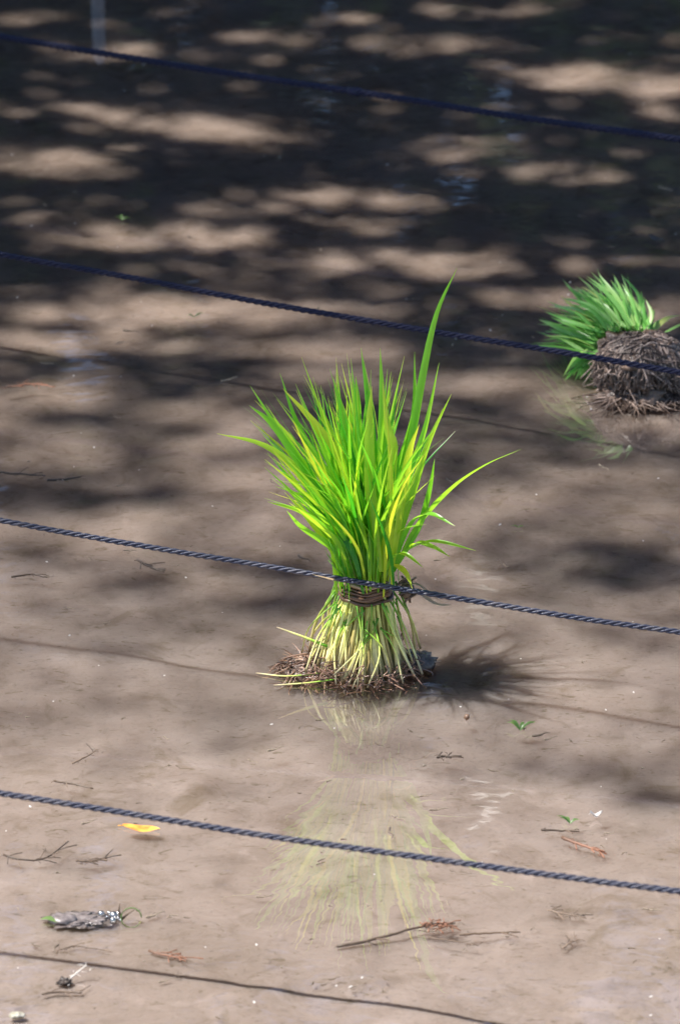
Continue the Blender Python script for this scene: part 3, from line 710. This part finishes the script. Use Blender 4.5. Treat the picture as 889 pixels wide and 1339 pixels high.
tree = thing('broadleaf_tree', (-3.3, 1.3, .2), 'leafy tree at the water whose overhanging branches dapple the paddy with shade', 'tree'); TL = tree.location
def C(x, y, h): # the place at height h whose shadow falls on water point (x, y)
    return Vector((x, y, 0)) + SUN * (h / SUN.z)
lv = MB(); cl = []
tries = 0; made = 0
A_leaf = .028 * .016 * .62 * .9
HLO, HHI = 2.1, 2.7
def inplant(u, v): return 300 < u < 690 and 350 < v < 900
area_px = 1.0
NT = 90000
# density: candidates are spread evenly over the water so that full shade gets an optical depth of about three
x0, x1, y0_, y1_ = -.62, .75, -.75, 2.2
ncand = int((x1 - x0) * (y1_ - y0_) / A_leaf * 4.2)
for _ in range(ncand):
    x = rnd.uniform(x0, x1); y = rnd.uniform(y0_, y1_)
    rel = Vector((x, y, 0)) - CAM; zc = rel.dot(FWD); u = 444.5 + rel.dot(RIGHT) / zc * FPX; v = 669.5 - rel.dot(UP) / zc * FPX
    c_ = shade(max(-60, min(950, u)) , v) if v > -20 else .95
    if (u < -60 or u > 950) and v > -20: c_ = shade(444 + (u * 1.7) % 400, v)
    dens = -math.log(1 - c_) / 4.2
    if rnd.random() < dens:
        f_ = min(1, max(0, (v - 320) / 340)); lo = HLO + (1.1 if KD[0] else 3.3) * f_ * (1 if rnd.random() < .75 else .25)
        p = C(x, y, rnd.uniform(lo, lo + .65)); leafquad(lv, p - TL, .028 * rnd.uniform(.8, 1.2), .016 * rnd.uniform(.8, 1.2)); made += 1
        if rnd.random() < .012: cl.append(p)
print('CANOPY LEAVES', made, 'tries', ncand)
# rest of the crown, towards the trunk and above
for _ in range(9000):
    a = rnd.uniform(0, 6.283); r = 1.5 * math.sqrt(rnd.random()); p = Vector((-3.2 + r * math.cos(a), 1.6 + r * math.sin(a), rnd.uniform(2.2, 4.4)))
    if noise.noise(p * 1.6) > -.12: leafquad(lv, p - TL, .07, .04)
lv.build('crown', CANOPY, tree, smooth=False)
tr = MB(); base = Vector(TL) - TL
crot = Vector((-3.0, 1.3, 2.2)) - TL
limb(tr, [base + Vector((0, 0, -.2)), base + Vector((.06, .03, .7)), base + Vector((.2, -.02, 1.3)), crot], .11, .075, 12)
limb(tr, [crot, crot + Vector((.1, .2, .8)), crot + Vector((-.05, .3, 1.9))], .07, .02, 8)
tr.build('trunk', BARK, tree)
br = MB(); hubs = []
for (x, y, h) in [(-.1, 1.55, 2.5), (.15, 1.3, 2.6), (.0, 1.0, 2.4), (-.35, .95, 2.6), (.3, .85, 2.6), (-.2, .55, 2.5), (.33, .32, 2.5), (-.4, .25, 2.6)]:
    hubs.append(C(x, y, h) - TL)
main = C(-.5, 1.25, 2.4) - TL
limb(br, [crot, crot.lerp(main, .5) + Vector((0, .05, .12)), main], .05, .022, 8)
for hpt in hubs: limb(br, [main, main.lerp(hpt, .5) + Vector((rnd.gauss(0, .03), rnd.gauss(0, .03), .05)), hpt], .014, .004, 6)
for p in cl:
    q = p - TL; hpt = min(hubs, key=lambda z: (z - q).length)
    if (hpt - q).length < .6: limb(br, [hpt, hpt.lerp(q, .5) + Vector((0, 0, .02)), q], .003, .0009, 4)
br.build('branches', BARK, tree)

def forest_tree(x, y, h, cw, label, seed):
    global rnd
    keep = rnd; rnd = random.Random(seed)
    t = thing('broadleaf_tree', (x, y, .35), label, 'tree', 'trees on the far bank')
    m = MB(); limb(m, [Vector((0, 0, -.3)), Vector((.05, 0, h * .3)), Vector((-.05, .1, h * .6)), Vector((.05, 0, h * .9))], .16, .03, 9)
    for i in range(6):
        z = h * rnd.uniform(.3, .7); a = rnd.uniform(0, 6.28); limb(m, [Vector((0, 0, z)), Vector((math.cos(a) * cw * .4, math.sin(a) * cw * .4, z + h * .1)), Vector((math.cos(a) * cw * .8, math.sin(a) * cw * .8, z + h * .15))], .05, .01, 6)
    m.build('trunk', BARK, t)
    m = MB(); cs = []
    for i in range(90):
        z = (.16 + .84 * (i + rnd.random()) / 90) * h; k = cw * (1 - .45 * (z / h) ** 3); a = i * 2.4 + rnd.gauss(0, .4); r = k * math.sqrt(rnd.random()); cs.append((Vector((r * math.cos(a), r * math.sin(a), z)), rnd.uniform(.25, .5)))
    for i in range(7500):
        c, s = rnd.choice(cs); p = c + Vector((rnd.gauss(0, s * .6), rnd.gauss(0, s * .6), rnd.gauss(0, s * .5)))
        if rnd.random() < 1.6 - .6 * p.z / 6.4: leafquad(m, p, .15, .09)
    m.build('crown', CANOPY, t, smooth=False); rnd = keep
for i, (x, y, h, cw) in enumerate([(-3.6, 12.4, 5.9, 1.3), (-1.75, 11.7, 6.2, 1.3), (-.15, 12.1, 6.6, 1.3), (1.4, 11.6, 6.1, 1.25), (3.3, 12.4, 6.0, 1.4), (-1.0, 13.6, 7.6, 1.5), (.65, 13.5, 7.4, 1.5), (2.4, 13.7, 7.2, 1.5)]):
    forest_tree(x, y, h, cw, ['leafy tree on the far bank, leftmost of the row', 'tall leafy tree second from the left on the far bank', 'tallest leafy tree of the front row on the far bank', 'leafy tree fourth from the left on the far bank', 'broad leafy tree on the far bank, rightmost of the row', 'tall tree behind the far bank row, on the left', 'tall tree behind the far bank row, in the middle', 'tall tree behind the far bank row, on the right'][i], 100 + i)
